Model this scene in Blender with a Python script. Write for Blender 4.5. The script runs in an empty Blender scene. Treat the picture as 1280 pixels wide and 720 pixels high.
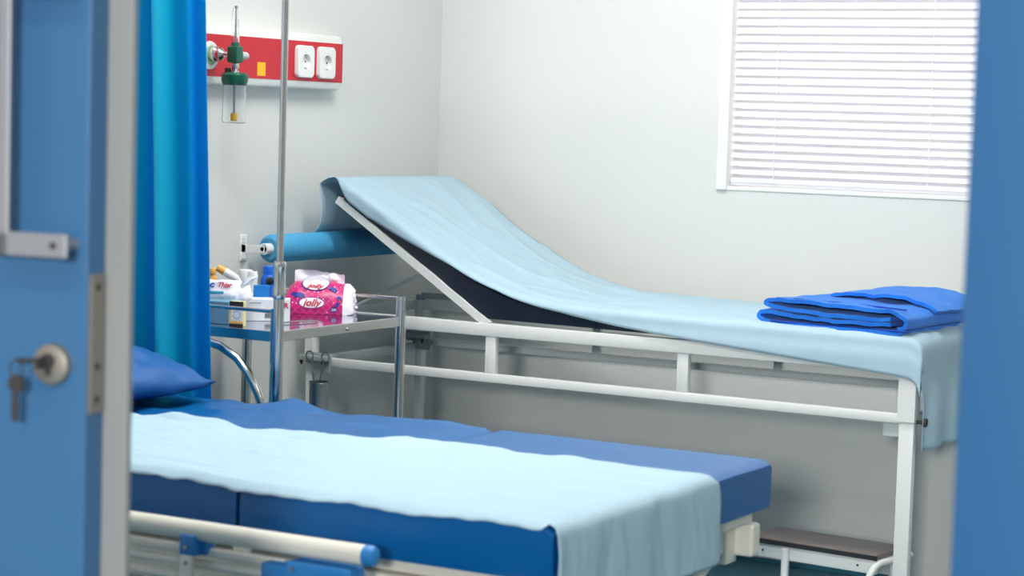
import bpy, bmesh, math, random
from mathutils import Vector, Matrix, noise
random.seed(7)
S = bpy.context.scene
C = S.collection
PI = math.pi
R = math.radians

# ------------------------------------------------------------------ camera
FPX = 2700.0
YAW, PITCH, ROLL = R(29.55), R(4.47), R(1.74)
CAM = Vector((0, 0, 1.30))
fw = Vector((-math.sin(YAW)*math.cos(PITCH), math.cos(YAW)*math.cos(PITCH), -math.sin(PITCH)))
rt0 = Vector((math.cos(YAW), math.sin(YAW), 0))
up0 = rt0.cross(fw)
rt = rt0*math.cos(ROLL) + up0*math.sin(ROLL)
up = -rt0*math.sin(ROLL) + up0*math.cos(ROLL)
cam = bpy.data.cameras.new('camera')
co = bpy.data.objects.new('camera', cam)
C.objects.link(co)
M = Matrix((rt, up, -fw)).transposed().to_4x4()
M.translation = CAM
co.matrix_world = M
cam.sensor_width = 23.7
cam.lens = FPX/1280*23.7
cam.clip_start = 0.05
cam.dof.use_dof = True
cam.dof.focus_distance = 6.1
cam.dof.aperture_fstop = 3.6
S.camera = co

# ------------------------------------------------------------------ world, lights, exposure
S.view_settings.view_transform = 'Standard'
S.view_settings.look = 'None'
S.view_settings.gamma = 1
S.view_settings.use_curve_mapping = False
S.view_settings.exposure = 0.2
W = bpy.data.worlds.new('world')
S.world = W
W.use_nodes = True
nt = W.node_tree
bg = nt.nodes['Background']
tc = nt.nodes.new('ShaderNodeTexCoord')
sx = nt.nodes.new('ShaderNodeSeparateXYZ')
mr = nt.nodes.new('ShaderNodeMapRange')
mr.inputs['From Min'].default_value = -0.2
mr.inputs['From Max'].default_value = 0.5
mr.inputs['To Min'].default_value = 0.42     # the corridor side
mr.inputs['To Max'].default_value = 2.1      # daylight behind the window
nt.links.new(tc.outputs['Generated'], sx.inputs[0])
nt.links.new(sx.outputs['Y'], mr.inputs['Value'])
nt.links.new(mr.outputs[0], bg.inputs['Strength'])
bg.inputs['Color'].default_value = (1.0, 0.99, 0.97, 1)

def area_light(name, loc, size, sizey, power, col=(1, .985, .96), rot=(0, 0, 0)):
    l = bpy.data.lights.new(name, 'AREA')
    l.shape = 'RECTANGLE'; l.size = size; l.size_y = sizey
    l.energy = power; l.color = col
    o = bpy.data.objects.new(name, l)
    o.location = loc; o.rotation_euler = rot
    C.objects.link(o)
    return o
LAMPS = [(-2.4, 4.6, 29), (-2.4, 3.3, 31), (.3, 4.2, 12)]  # assumed ceiling lamps; last one is an added fill lamp, lighting the hanging sheet from the right
LAMP_Z = 2.86
for x_, y_, p_ in LAMPS:
    area_light('lamp_light', (x_, y_, LAMP_Z-.04), 1.1, .28, p_)
area_light('corridor_lamp_light', (-0.9, 0.4, 2.78), 1.1, .28, 10)  # assumed corridor lamp, added out of view
# added area light for assumed corridor daylight far behind the camera, coming in low through the doorway
_d = Vector((-2.9, 5.6, .6))-Vector((.9, -3.4, 2.0))
area_light('corridor_window_daylight', (.9, -3.4, 2.0), .55, .45, 230, (1, .99, .96), _d.to_track_quat('-Z', 'Y').to_euler())  # added source, no corridor window is modelled

# ------------------------------------------------------------------ materials
MATS = {}
def mat(name, col, rough=.5, metal=0, bump=0, bscale=40, var=0, vscale=6, spec=.5, trans=0, sub=0, translucent=0, stretch=None, coat=0, emit=0, alpha=1):
    if name in MATS: return MATS[name]
    m = bpy.data.materials.new(name)
    m.use_nodes = True
    n = m.node_tree.nodes; l = m.node_tree.links
    b = n['Principled BSDF']
    b.inputs['Base Color'].default_value = (*col, 1)
    b.inputs['Roughness'].default_value = rough
    b.inputs['Metallic'].default_value = metal
    b.inputs['Specular IOR Level'].default_value = spec
    b.inputs['Transmission Weight'].default_value = trans
    b.inputs['Coat Weight'].default_value = coat
    b.inputs['Alpha'].default_value = alpha
    if emit:
        b.inputs['Emission Color'].default_value = (*col, 1)
        b.inputs['Emission Strength'].default_value = emit
    t = n.new('ShaderNodeTexCoord')
    mp = n.new('ShaderNodeMapping')
    l.new(t.outputs['Object'], mp.inputs[0])
    if stretch: mp.inputs['Scale'].default_value = stretch
    if var:
        nz = n.new('ShaderNodeTexNoise'); nz.inputs['Scale'].default_value = vscale
        nz.inputs['Detail'].default_value = 4
        l.new(mp.outputs[0], nz.inputs[0])
        mx = n.new('ShaderNodeMix'); mx.data_type = 'RGBA'
        mx.inputs[6].default_value = (*[c*(1-var) for c in col], 1)
        mx.inputs[7].default_value = (*[min(1, c*(1+var)) for c in col], 1)
        l.new(nz.outputs[0], mx.inputs[0])
        l.new(mx.outputs[2], b.inputs['Base Color'])
    if bump:
        nb = n.new('ShaderNodeTexNoise'); nb.inputs['Scale'].default_value = bscale
        nb.inputs['Detail'].default_value = 3
        l.new(mp.outputs[0], nb.inputs[0])
        bp = n.new('ShaderNodeBump'); bp.inputs['Strength'].default_value = bump
        bp.inputs['Distance'].default_value = .01
        l.new(nb.outputs[0], bp.inputs['Height'])
        l.new(bp.outputs[0], b.inputs['Normal'])
    if translucent:
        tr = n.new('ShaderNodeBsdfTranslucent')
        tr.inputs['Color'].default_value = (*col, 1)
        ms = n.new('ShaderNodeMixShader'); ms.inputs[0].default_value = translucent
        out = [q for q in n if q.type == 'OUTPUT_MATERIAL'][0]
        l.new(b.outputs[0], ms.inputs[1]); l.new(tr.outputs[0], ms.inputs[2])
        l.new(ms.outputs[0], out.inputs[0])
    MATS[name] = m
    return m

def lin(r, g, b):
    f = lambda c: (c/255/12.92) if c/255 <= .04045 else ((c/255+.055)/1.055)**2.4
    return (f(r), f(g), f(b))

wall_m = mat('wall_paint', lin(220, 221, 217), .55, bump=.05, bscale=60, var=.012, vscale=1.5)
ceil_m = mat('ceiling_paint', lin(238, 238, 235), .8, bump=.03)
floor_m = mat('floor_vinyl', lin(48, 108, 128), .45, bump=.03, var=.05, vscale=3)
doorblue = mat('door_blue_paint', lin(60, 110, 155), .42, var=.05, vscale=1.2, bump=.03, bscale=12)
jambblue = mat('jamb_blue_paint', lin(46, 98, 146), .42, var=.04, vscale=1.2, bump=.03, bscale=12)
edgewhite = mat('edge_strip_white', lin(150, 152, 150), .5)
steel = mat('brushed_steel', (.62, .60, .57), .25, 1, bump=.04, bscale=80)
chrome = mat('chrome', (.66, .64, .61), .17, 1)
clampgrey = mat('grey_clamp_enamel', lin(150, 160, 160), .45, .2)
dullsteel = mat('dull_steel', (.40, .41, .41), .38, 1)
ali = mat('satin_aluminium', (.36, .36, .39), .45, .4)
brass = mat('aged_lock_metal', (.33, .30, .26), .5, .6, var=.1, vscale=20)
darkmetal = mat('dark_metal', (.06, .055, .055), .75, 0, spec=.2)
frame_w = mat('white_enamel', lin(222, 224, 220), .35, var=.02, vscale=5)
frame_g = mat('grey_enamel', lin(212, 216, 214), .4)
cream = mat('cream_enamel', lin(222, 217, 203), .38, var=.03, vscale=6)
railblue = mat('blue_plastic', lin(40, 122, 186), .4)
red_m = mat('red_panel', lin(202, 16, 40), .35)
redbtn = mat('red_plastic', lin(190, 30, 40), .4)
whitepl = mat('white_plastic', lin(238, 238, 234), .35)
greypl = mat('grey_plastic', lin(190, 194, 192), .4)
yellow = mat('yellow_label', lin(250, 190, 20), .5)
green = mat('green_plastic', lin(10, 88, 66), .3)
clear = mat('clear_plastic', (.97, .98, .98), .03, trans=1, spec=.3)
vinyl = mat('blue_vinyl', lin(0, 88, 150), .36, bump=.06, bscale=35, var=.03, vscale=3, spec=.42)
vinyldark = mat('black_vinyl', lin(24, 34, 48), .32, bump=.15, bscale=14)
pillow_m = mat('blue_pillow_cloth', lin(2, 84, 150), .55, bump=.12, bscale=14)
curtain_b = mat('blue_curtain_reverse', lin(0, 172, 240), .5, bump=.04, bscale=150, translucent=.35)  # bluer copy of the cloth: fold shading and translucency put into the colour
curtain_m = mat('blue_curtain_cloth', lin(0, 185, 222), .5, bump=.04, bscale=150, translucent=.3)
paper = mat('light_blue_disposable_sheet', lin(180, 208, 221), .75, bump=.12, bscale=22, var=.02, vscale=9, translucent=.16)
rollpaper = mat('blue_paper_roll', lin(70, 160, 205), .6, bump=.08, bscale=30, stretch=(20, 1, 20))
towel_m = mat('royal_blue_cloth', lin(10, 112, 215), .8, bump=.35, bscale=220, var=.08, vscale=60)
towel_m.node_tree.nodes['Principled BSDF'].inputs['Sheen Weight'].default_value = .5
towel_m.node_tree.nodes['Principled BSDF'].inputs['Sheen Tint'].default_value = (.35, .6, 1, 1)
towel_m.node_tree.nodes['Principled BSDF'].inputs['Sheen Roughness'].default_value = .4
towel_d = mat('royal_blue_hem', lin(8, 62, 165), .8, bump=.2, bscale=220)
stooltop = mat('dark_brown_laminate', lin(112, 104, 102), .35, bump=.05, bscale=200, var=.1, vscale=40)
rubber = mat('black_rubber', (.02, .02, .022), .6)
blind_m = mat('white_blind_slat', lin(228, 228, 232), .45, translucent=.06)
glass_m = mat('window_glass', (1, 1, 1), 0, trans=1, spec=.3)
shelf_m = mat('shelf_steel', (.50, .52, .62), .12, 1)
lampd = mat('lamp_diffuser', (1, 1, .97), .5, emit=3)

def add_pattern_pink():
    m = mat('tissue_pack_pink', lin(205, 20, 100), .3)
    n = m.node_tree.nodes; l = m.node_tree.links
    b = n['Principled BSDF']; t = n.new('ShaderNodeTexCoord')
    mp = n.new('ShaderNodeMapping'); mp.inputs['Rotation'].default_value = (0, R(45), 0)
    mp.inputs['Scale'].default_value = (1, 0.0, 1)
    l.new(t.outputs['Object'], mp.inputs[0])
    br = n.new('ShaderNodeTexBrick')
    br.offset = 0
    br.inputs['Color1'].default_value = (*lin(216, 22, 108), 1)
    br.inputs['Color2'].default_value = (*lin(176, 30, 108), 1)
    br.inputs['Mortar'].default_value = (*lin(232, 70, 140), 1)
    br.inputs['Scale'].default_value = 1
    br.inputs['Mortar Size'].default_value = .0009
    br.inputs['Brick Width'].default_value = .0145
    br.inputs['Row Height'].default_value = .0145
    # brick works in XY: swing z into y
    sp = n.new('ShaderNodeSeparateXYZ'); cb = n.new('ShaderNodeCombineXYZ')
    l.new(mp.outputs[0], sp.inputs[0])
    l.new(sp.outputs['X'], cb.inputs['X']); l.new(sp.outputs['Z'], cb.inputs['Y'])
    l.new(cb.outputs[0], br.inputs['Vector'])
    vo = n.new('ShaderNodeTexVoronoi'); vo.inputs['Scale'].default_value = 75
    vo.inputs['Randomness'].default_value = .5
    l.new(t.outputs['Object'], vo.inputs['Vector'])
    lt = n.new('ShaderNodeMath'); lt.operation = 'LESS_THAN'; lt.inputs[1].default_value = .17
    l.new(vo.outputs['Distance'], lt.inputs[0])
    mx = n.new('ShaderNodeMix'); mx.data_type = 'RGBA'
    mx.inputs[7].default_value = (*lin(250, 190, 215), 1)
    l.new(lt.outputs[0], mx.inputs[0]); l.new(br.outputs['Color'], mx.inputs[6])
    l.new(mx.outputs[2], b.inputs['Base Color'])
    return m
pink = add_pattern_pink()
packwhite = mat('tissue_white', lin(246, 240, 246), .5, bump=.1, bscale=60)
navy = mat('navy_print', lin(35, 50, 150), .4)
textred = mat('print_red', lin(205, 25, 50), .5)
black = mat('print_black', (.02, .02, .02), .5)
boxgrey = mat('bluegrey_card', lin(112, 158, 182), .6)
boxwhite = mat('white_card', lin(232, 236, 238), .6)
bottleblue = mat('bright_blue_plastic', lin(10, 100, 205), .4)
tealp = mat('teal_print', lin(20, 150, 180), .5)
orangep = mat('orange_print', lin(240, 180, 90), .5)
creamp = mat('cream_card', lin(235, 225, 170), .5)
glove = mat('blue_glove_box', lin(0, 120, 200), .5)
navycap = mat('navy_bottle', lin(30, 32, 70), .3)

# ------------------------------------------------------------------ mesh helpers
def finish(bm, name, m, parent=None, smooth=False, loc=None, rot=None, autosmooth=35):
    me = bpy.data.meshes.new(name)
    bmesh.ops.recalc_face_normals(bm, faces=bm.faces)
    bm.to_mesh(me); bm.free()
    o = bpy.data.objects.new(name, me)
    C.objects.link(o)
    for q in (m if isinstance(m, (list, tuple)) else [m]): me.materials.append(q)
    if smooth:
        for p in me.polygons: p.use_smooth = True
        try: me.set_sharp_from_angle(angle=R(autosmooth))
        except Exception: pass
    if parent: o.parent = parent
    if loc: o.location = loc
    if rot: o.rotation_euler = rot
    return o

def box(bm, a, b, bev=0, mi=0, mtx=None, seg=2):
    r = bmesh.ops.create_cube(bm, size=1)
    vs = r['verts']
    c = [(a[i]+b[i])/2 for i in range(3)]; s = [abs(b[i]-a[i]) for i in range(3)]
    for v in vs: v.co = Vector((v.co.x*s[0]+c[0], v.co.y*s[1]+c[1], v.co.z*s[2]+c[2]))
    fs = set(f for v in vs for f in v.link_faces)
    for f in fs: f.material_index = mi
    if bev:
        es = set(e for v in vs for e in v.link_edges)
        rr = bmesh.ops.bevel(bm, geom=list(es), offset=bev, segments=seg, affect='EDGES', profile=.5)
        vs = list(set(v for f in rr['faces'] for v in f.verts) | set(v for v in vs if v.is_valid))
        for f in rr['faces']: f.material_index = mi
    if mtx:
        for v in vs: v.co = mtx @ v.co
    return vs

def frame_from(d):
    d = d.normalized()
    a = Vector((0, 0, 1)) if abs(d.z) < .9 else Vector((1, 0, 0))
    x = a.cross(d).normalized(); y = d.cross(x)
    return x, y

def tube(bm, pts, r, seg=16, cap=True, mi=0, sq=None):
    """sweep a circle (or rectangle sq=(w,h)) along points"""
    pts = [Vector(p) for p in pts]
    rs = r if isinstance(r, (list, tuple)) else [r]*len(pts)
    rings = []; px_ = None
    for i, p in enumerate(pts):
        if i == 0: d = pts[1]-pts[0]
        elif i == len(pts)-1: d = pts[-1]-pts[-2]
        else: d = (pts[i+1]-pts[i]).normalized()+(pts[i]-pts[i-1]).normalized()
        d = d.normalized()
        if px_ is None: x, y = frame_from(d)
        else:
            x = (px_ - d*px_.dot(d)).normalized(); y = d.cross(x)
        px_ = x
        ring = []
        if sq:
            k = 1
            for sx_, sy_ in ((-1, -1), (1, -1), (1, 1), (-1, 1)):
                ring.append(bm.verts.new(p+x*sx_*sq[0]/2+y*sy_*sq[1]/2))
        else:
            for j in range(seg):
                a = 2*PI*j/seg
                ring.append(bm.verts.new(p+x*math.cos(a)*rs[i]+y*math.sin(a)*rs[i]))
        rings.append(ring)
    n = len(rings[0])
    for i in range(len(rings)-1):
        for j in range(n):
            f = bm.faces.new((rings[i][j], rings[i][(j+1) % n], rings[i+1][(j+1) % n], rings[i+1][j]))
            f.material_index = mi
    if cap:
        for rg in (rings[0], rings[-1]):
            f = bm.faces.new(rg); f.material_index = mi

def arc(c, r, a0, a1, n, ax='xz'):
    o = []
    for i in range(n+1):
        a = a0+(a1-a0)*i/n
        u, v = r*math.cos(a), r*math.sin(a)
        p = Vector(c)
        if ax == 'xz': p += Vector((u, 0, v))
        elif ax == 'yz': p += Vector((0, u, v))
        else: p += Vector((u, v, 0))
        o.append(p)
    return o

def lathe(bm, prof, c=(0, 0, 0), seg=24, axis='z', mi=0):
    """prof: list of (r, h)"""
    rings = []
    for r, h in prof:
        ring = []
        for j in range(seg):
            a = 2*PI*j/seg
            u, v = max(r, 1e-5)*math.cos(a), max(r, 1e-5)*math.sin(a)
            if axis == 'z': p = (u, v, h)
            elif axis == 'x': p = (h, u, v)
            else: p = (u, h, v)
            ring.append(bm.verts.new(Vector(p)+Vector(c)))
        rings.append(ring)
    for i in range(len(rings)-1):
        for j in range(seg):
            f = bm.faces.new((rings[i][j], rings[i][(j+1) % seg], rings[i+1][(j+1) % seg], rings[i+1][j]))
            f.material_index = mi
    for rg in (rings[0], rings[-1]):
        f = bm.faces.new(rg); f.material_index = mi

def prism(bm, poly, axis, a, b, mi=0):
    """polygon (2d) extruded along axis from a to b"""
    def P(u, v, t):
        return {'x': (t, u, v), 'y': (u, t, v), 'z': (u, v, t)}[axis]
    A = [bm.verts.new(P(u, v, a)) for u, v in poly]
    B = [bm.verts.new(P(u, v, b)) for u, v in poly]
    n = len(poly)
    for i in range(n):
        f = bm.faces.new((A[i], A[(i+1) % n], B[(i+1) % n], B[i])); f.material_index = mi
    f = bm.faces.new(A); f.material_index = mi
    f = bm.faces.new(B[::-1]); f.material_index = mi

def grid(fn, nu, nv, thick=0):
    """surface from fn(u,v) u,v in 0..1; with thickness (solid) if thick"""
    bm = bmesh.new()
    V = [[bm.verts.new(fn(i/nu, j/nv)) for j in range(nv+1)] for i in range(nu+1)]
    for i in range(nu):
        for j in range(nv):
            bm.faces.new((V[i][j], V[i+1][j], V[i+1][j+1], V[i][j+1]))
    bmesh.ops.recalc_face_normals(bm, faces=bm.faces)
    return bm

def thicken(o, t):
    m_ = o.modifiers.new('thickness', 'SOLIDIFY'); m_.thickness = t; m_.offset = 0
    return o

def sstep(a, b, x):
    t = min(1, max(0, (x-a)/(b-a)))
    return t*t*(3-2*t)

def interp(tab, x):
    if x <= tab[0][0]: return tab[0][1]
    for (x0, y0), (x1, y1) in zip(tab, tab[1:]):
        if x <= x1: return y0+(y1-y0)*(x-x0)/(x1-x0)
    return tab[-1][1]

def ridge(x, y, z=0, p=8): return max(0, 1-abs(noise.noise(Vector((x, y, z))))*1.6)**p
def nz(x, y, z=0): return noise.noise(Vector((x, y, z)))

def empty(name, loc=(0, 0, 0), rz=0, label=None, cat=None, group=None):
    o = bpy.data.objects.new(name, None)
    o.empty_display_size = .05
    C.objects.link(o); o.location = loc; o.rotation_euler = (0, 0, rz)
    if label: o['label'] = label
    if cat: o['category'] = cat
    if group: o['group'] = group
    return o

def tag(o, label, cat, group=None):
    o['label'] = label; o['category'] = cat
    if group: o['group'] = group
    return o

def struct(o):
    o['kind'] = 'structure'
    return o

def B(name, a, b, m, parent=None, bev=0, smooth=True):
    bm = bmesh.new(); box(bm, a, b, bev)
    return finish(bm, name, m, parent, smooth=smooth and bev > 0)

def T(name, pts, r, m, parent=None, seg=16, sq=None):
    bm = bmesh.new(); tube(bm, pts, r, seg, sq=sq)
    return finish(bm, name, m, parent, smooth=not sq)

def text_mesh(name, body, size, m, parent, mtx, shear=0, extrude=.0003, bold=0):
    cu = bpy.data.curves.new(name, 'FONT')
    cu.body = body; cu.size = size; cu.shear = shear; cu.extrude = extrude
    cu.offset = bold; cu.align_x = 'CENTER'; cu.align_y = 'CENTER'
    ob = bpy.data.objects.new(name, cu)
    C.objects.link(ob)
    bpy.context.view_layer.update()
    dg = bpy.context.evaluated_depsgraph_get()
    me = bpy.data.meshes.new_from_object(ob.evaluated_get(dg))
    bpy.data.objects.remove(ob)
    o = bpy.data.objects.new(name, me)
    me.materials.clear(); me.materials.append(m)
    C.objects.link(o)
    if parent: o.parent = parent
    o.matrix_local = mtx
    return o

# ------------------------------------------------------------------ setting
XL, YB, XR, YF, ZC = -3.66, 5.95, 1.6, 2.02, 2.9
struct(B('floor', (XL-.15, -1.2, -.06), (XR+.15, YB+.15, 0), floor_m))
struct(B('ceiling', (XL-.15, -1.2, ZC), (XR+.15, YB+.15, ZC+.1), ceil_m))
struct(B('wall_left', (XL-.15, YF, 0), (XL, YB+.15, ZC), wall_m))
struct(B('wall_right', (XR, YF, 0), (XR+.15, YB+.15, ZC), wall_m))
WX0, WX1, WZ0, WZ1 = -2.676, -1.70, 1.108, 2.25
bm = bmesh.new()
box(bm, (XL, YB, 0), (WX0+.004, YB+.15, ZC)); box(bm, (WX1-.004, YB, 0), (XR, YB+.15, ZC))
box(bm, (WX0+.004, YB, 0), (WX1-.004, YB+.15, WZ0+.004)); box(bm, (WX0+.004, YB, WZ1-.004), (WX1-.004, YB+.15, ZC))
struct(finish(bm, 'wall_back', wall_m))
DX0, DX1, DZ = -2.57, -.455, 2.15
bm = bmesh.new()
box(bm, (XL, YF, 0), (DX0, YF+.1, ZC)); box(bm, (DX1, YF, 0), (XR, YF+.1, ZC))
box(bm, (DX0, YF, DZ), (DX1, YF+.1, ZC))
struct(finish(bm, 'wall_front', wall_m))

# window with frame, glass and a venetian blind
win = struct(empty('window_1', (WX0, YB, WZ0)))
bm = bmesh.new()
w, h = WX1-WX0, WZ1-WZ0
fwid = .034
box(bm, (0, -.012, 0), (fwid, .09, h), .003); box(bm, (w-fwid, -.012, 0), (w, .09, h), .003)
box(bm, (fwid, -.004, 0), (w-fwid, .09, .012), .002); box(bm, (fwid, -.012, h-fwid), (w-fwid, .09, h), .003)
finish(bm, 'window_frame', whitepl, win)
B('pane', (fwid, .072, .012), (w-fwid, .076, h-fwid), glass_m, win)

bl = empty('venetian_blind', (WX0+fwid, YB, WZ0), label='white horizontal venetian blind hanging closed in the back wall window', cat='blind')
bw = w-2*fwid
bm = bmesh.new()
pitch = .0247
nsl = int((h-.10)/pitch)
for k in range(nsl):
    z = .036+k*pitch
    tilt = R(57) if k > 9 else R(46)
    cx, cy = .004+0.0, .022
    n = 5; hw = .0165
    prev = None
    for j in range(n+1):
        t = -1+2*j/n
        y = cy+t*hw*math.cos(tilt)+.0022*(1-t*t)*(-math.sin(tilt))
        zz = z+t*hw*math.sin(tilt)+.0022*(1-t*t)*math.cos(tilt)
        # inner (room) edge low, outer edge high
        a = bm.verts.new((.003, y, zz)); b = bm.verts.new((bw-.003, y, zz))
        if prev: bm.faces.new((prev[0], prev[1], b, a))
        prev = (a, b)
finish(bm, 'slats', blind_m, bl, smooth=True)
B('bottom_rail', (.003, .012, .0135), (bw-.003, .034, .028), blind_m, bl, .003)
B('head_rail', (.001, .002, h-.075), (bw-.001, .04, h-.036), blind_m, bl, .003)
for cx in (.145, .62):
    bm = bmesh.new(); tube(bm, [(cx, .003, .03), (cx, .003, h-.06)], .0013, 6)
    finish(bm, 'cord', whitepl, bl)

# doorway: left leaf (nearly shut), white meeting strip, blue frame on the right
LH = R(82)
leaf = struct(empty('door_1', (-1.721, 2.0, 0), PI/2-LH))   # local -x runs along the leaf, local y points into the room
bm = bmesh.new(); box(bm, (-.80, 0, .012), (0, .040, 2.1), .0015); finish(bm, 'leaf', doorblue, leaf)
bm = bmesh.new(); box(bm, (-.03, .0405, .012), (.0335, .052, 2.1), .0015); finish(bm, 'edge_strip', edgewhite, leaf)
# strike plate on the edge
bm = bmesh.new(); box(bm, (0.0, .005, .928), (.0025, .036, 1.098), .0008); finish(bm, 'latch_plate', brass, leaf)
for z in (.945, .985, 1.082):
    bm = bmesh.new(); lathe(bm, [(.0045, 0), (.0045, .0012), (.002, .002)], (.0025, .0205, z), 12, 'x'); finish(bm, 'screw', darkmetal, leaf)
# lock cylinder with key
bm = bmesh.new(); lathe(bm, [(.0255, 0), (.0255, -.006), (.024, -.010), (.020, -.012), (.0, -.012)], (-.045, 0, .987), 32, 'y')
lk = finish(bm, 'lock', brass, leaf, smooth=True)
bm = bmesh.new(); lathe(bm, [(.009, -.012), (.009, -.016), (.007, -.018), (0, -.018)], (-.045, 0, .992), 20, 'y'); box(bm, (-.049, -.015, .974), (-.041, -.0118, .992), .001)
finish(bm, 'keyhole', darkmetal, lk, smooth=True)
ky = empty('key_ring', (0, 0, 0)); ky.parent = leaf
bm = bmesh.new()
box(bm, (-.0465, -.040, .984), (-.0435, -.016, .998), .0008)
tube(bm, [(-.045, -.03, .994), (-.060, -.036, .994), (-.076, -.034, .993)], .0028, 8)
finish(bm, 'inserted_key', darkmetal, ky)
bm = bmesh.new(); tube(bm, arc((-.075, -.034, .982), .010, 0, 2*PI, 20, 'xz'), .0012, 6, cap=False); finish(bm, 'ring', darkmetal, ky, smooth=True)
bm = bmesh.new()
lathe(bm, [(0, -.002), (.011, -.002), (.011, .002), (0, .002)], (-.076, -.034, .964), 16, 'y'); box(bm, (-.0805, -.0355, .918), (-.0725, -.0325, .957), .001)
for q in range(4): box(bm, (-.083, -.0352, .922+q*.008), (-.079, -.0328, .926+q*.008))
finish(bm, 'hanging_key', darkmetal, ky)
# pull handle: flat bar bent, low arm at z 1.13 and grip going up
bm = bmesh.new()
box(bm, (-.100, -.045, 1.119), (-.083, -.0395, 1.46), .002)
box(bm, (-.109, -.047, 1.119), (-.100, -.020, 1.46), .0015)
box(bm, (-.100, -.045, 1.119), (-.001, -.0395, 1.148), .002)
box(bm, (-.100, -.045, 1.431), (-.001, -.0395, 1.46), .002)
hd = finish(bm, 'pull_handle', ali, leaf)
for z in (1.134, 1.445):
    bm = bmesh.new(); tube(bm, [(-.019, 0.0, z), (-.019, -.040, z)], .008, 12); finish(bm, 'standoff', ali, hd, smooth=True)
    bm = bmesh.new(); lathe(bm, [(.004, -.045), (.004, -.0475), (0, -.048)], (-.019, 0, z), 12, 'y'); finish(bm, 'bolt', darkmetal, hd, smooth=True)
struct(B('trim_1', (-.635, 1.985, 0), (DX1+.0, 2.13, DZ+.0), jambblue, bev=.003))
struct(B('trim_2', (DX0+.001, 1.985, DZ), (DX1, 2.13, DZ+.09), jambblue, bev=.003))
struct(B('trim_3', (DX0-.06, 1.985, 0), (DX0+.05, 2.13, DZ+.0), jambblue, bev=.003)).location = (-.001, 0, 0)
struct(B('baseboard_back', (XL, YB-.012, 0), (XR, YB, .012), floor_m))

# assumed ceiling lamps, all out of view
for i, (x_, y_, p_) in enumerate(LAMPS):
    t = empty('ceiling_light', (x_, y_, LAMP_Z), label=['white ceiling light directly above the far examination bed', 'white ceiling light above the foreground hospital bed', 'white ceiling light in the right half of the ward'][i], cat='ceiling light', group='ceiling lights of the ward')
    bm = bmesh.new(); box(bm, (-.62, -.17, .0), (.62, .17, .04), .004); finish(bm, 'housing', whitepl, t)
    B('diffuser', (-.58, -.14, -.012), (.58, .14, 0.0), lampd, t, .003)
t = empty('ceiling_light', (-.9, .4, 2.82), label='white tube ceiling light in the corridor outside the door', cat='ceiling light')
B('housing', (-.62, -.17, .0), (.62, .17, .08), whitepl, t, .004); B('diffuser', (-.58, -.14, -.012), (.58, .14, 0), lampd, t, .003)

# ------------------------------------------------------------------ hospital bed (near, blue mattress)
HX0, HX1, HY0, HY1 = -3.60, -1.643, 3.06, 3.97
MT = .64; MB = .545
bed = empty('hospital_bed', (0, 0, 0), label='cream framed hospital bed with royal blue vinyl mattress in the foreground', cat='hospital bed')
def bed_top(x, y):
    # gentle wrinkles in the upholstery, stronger towards the head
    a = sstep(-2.1, -2.9, x)
    z = MT + .002*nz(x*6, y*9, 3)
    z += .014*math.exp(-((x+2.80)/.05)**2-((y-3.95)/.10)**2)+.007*math.exp(-((x+2.40)/.05)**2-((y-3.95)/.08)**2)
    z += a*(.010*nz(x*7+1, y*8, 1) + .006*nz(x*16, y*22, 4))
    return z
def mattress(x0, x1, name):
    nu, nv = max(8, int((x1-x0)/.018)), 44
    bm = bmesh.new()
    r = .010
    cols = []
    # closed cross-section in y,z, rounded corners
    sec = []
    for k in range(nv+1): sec.append(('t', HY0+r+(HY1-HY0-2*r)*k/nv))
    for i in range(nu+1):
        x = x0+(x1-x0)*i/nu
        e = min(x-x0, x1-x)          # end rounding
        rr = r
        sh = 0 if e > rr else rr-math.sqrt(max(0, rr*rr-(rr-e)**2))
        ring = []
        for k in range(nv+1):
            y = HY0+r+(HY1-HY0-2*r)*k/nv
            ring.append((y, bed_top(x, y)-sh))
        def cor(cy, cz, a0, a1):
            return [(cy+r*math.cos(a0+(a1-a0)*q/5), cz+r*math.sin(a0+(a1-a0)*q/5)-sh) for q in range(1, 6)]
        zf = bed_top(x, HY1-r)
        ring += cor(HY1-r, zf-r, PI/2, 0)
        ring += [(HY1+.003*nz(x*5, z_*20, 8), z_) for z_ in (MB+.05, MB+.02)]
        ring += [(HY1-.006, MB), (HY0+.006, MB)]
        ring += [(HY0-.002*nz(x*5, z_*20, 9), z_) for z_ in (MB+.02, MB+.05)]
        zn = bed_top(x, HY0+r)
        ring += [(HY0+r+r*math.cos(PI+(-PI/2)*q/5), zn-r+r*math.sin(PI+(-PI/2)*q/5)-sh) for q in range(0, 5)]
        cols.append([bm.verts.new((x, a, b)) for a, b in ring])
    n = len(cols[0])
    for i in range(nu):
        for j in range(n):
            bm.faces.new((cols[i][j], cols[i][(j+1) % n], cols[i+1][(j+1) % n], cols[i+1][j]))
    bm.faces.new(cols[0]); bm.faces.new(cols[-1][::-1])
    return finish(bm, name, vinyl, bed, smooth=True, autosmooth=50)
mattress(HX0+.02, -2.283, 'mattress_section')
mattress(-2.275, HX1, 'mattress_section')
# bed deck and frame
bm = bmesh.new()
box(bm, (HX0, HY0+.04, MB-.028), (HX1-.02, HY1-.04, MB-.001), .004)
finish(bm, 'deck', cream, bed)
bm = bmesh.new()
for y in (HY0+.02, HY1-.06): box(bm, (HX0, y, .45), (HX1-.01, y+.04, .515), .006)
for x in (HX0, -2.7, -1.75): box(bm, (x, HY0+.06, .46), (x+.04, HY1-.06, .51), .005)
finish(bm, 'side_frame', cream, bed)
bm = bmesh.new()
box(bm, (HX1-.09, HY0+.0, .455), (HX1-.056, HY1-.07, .512), .006)
finish(bm, 'foot_rail', cream, bed)
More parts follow.
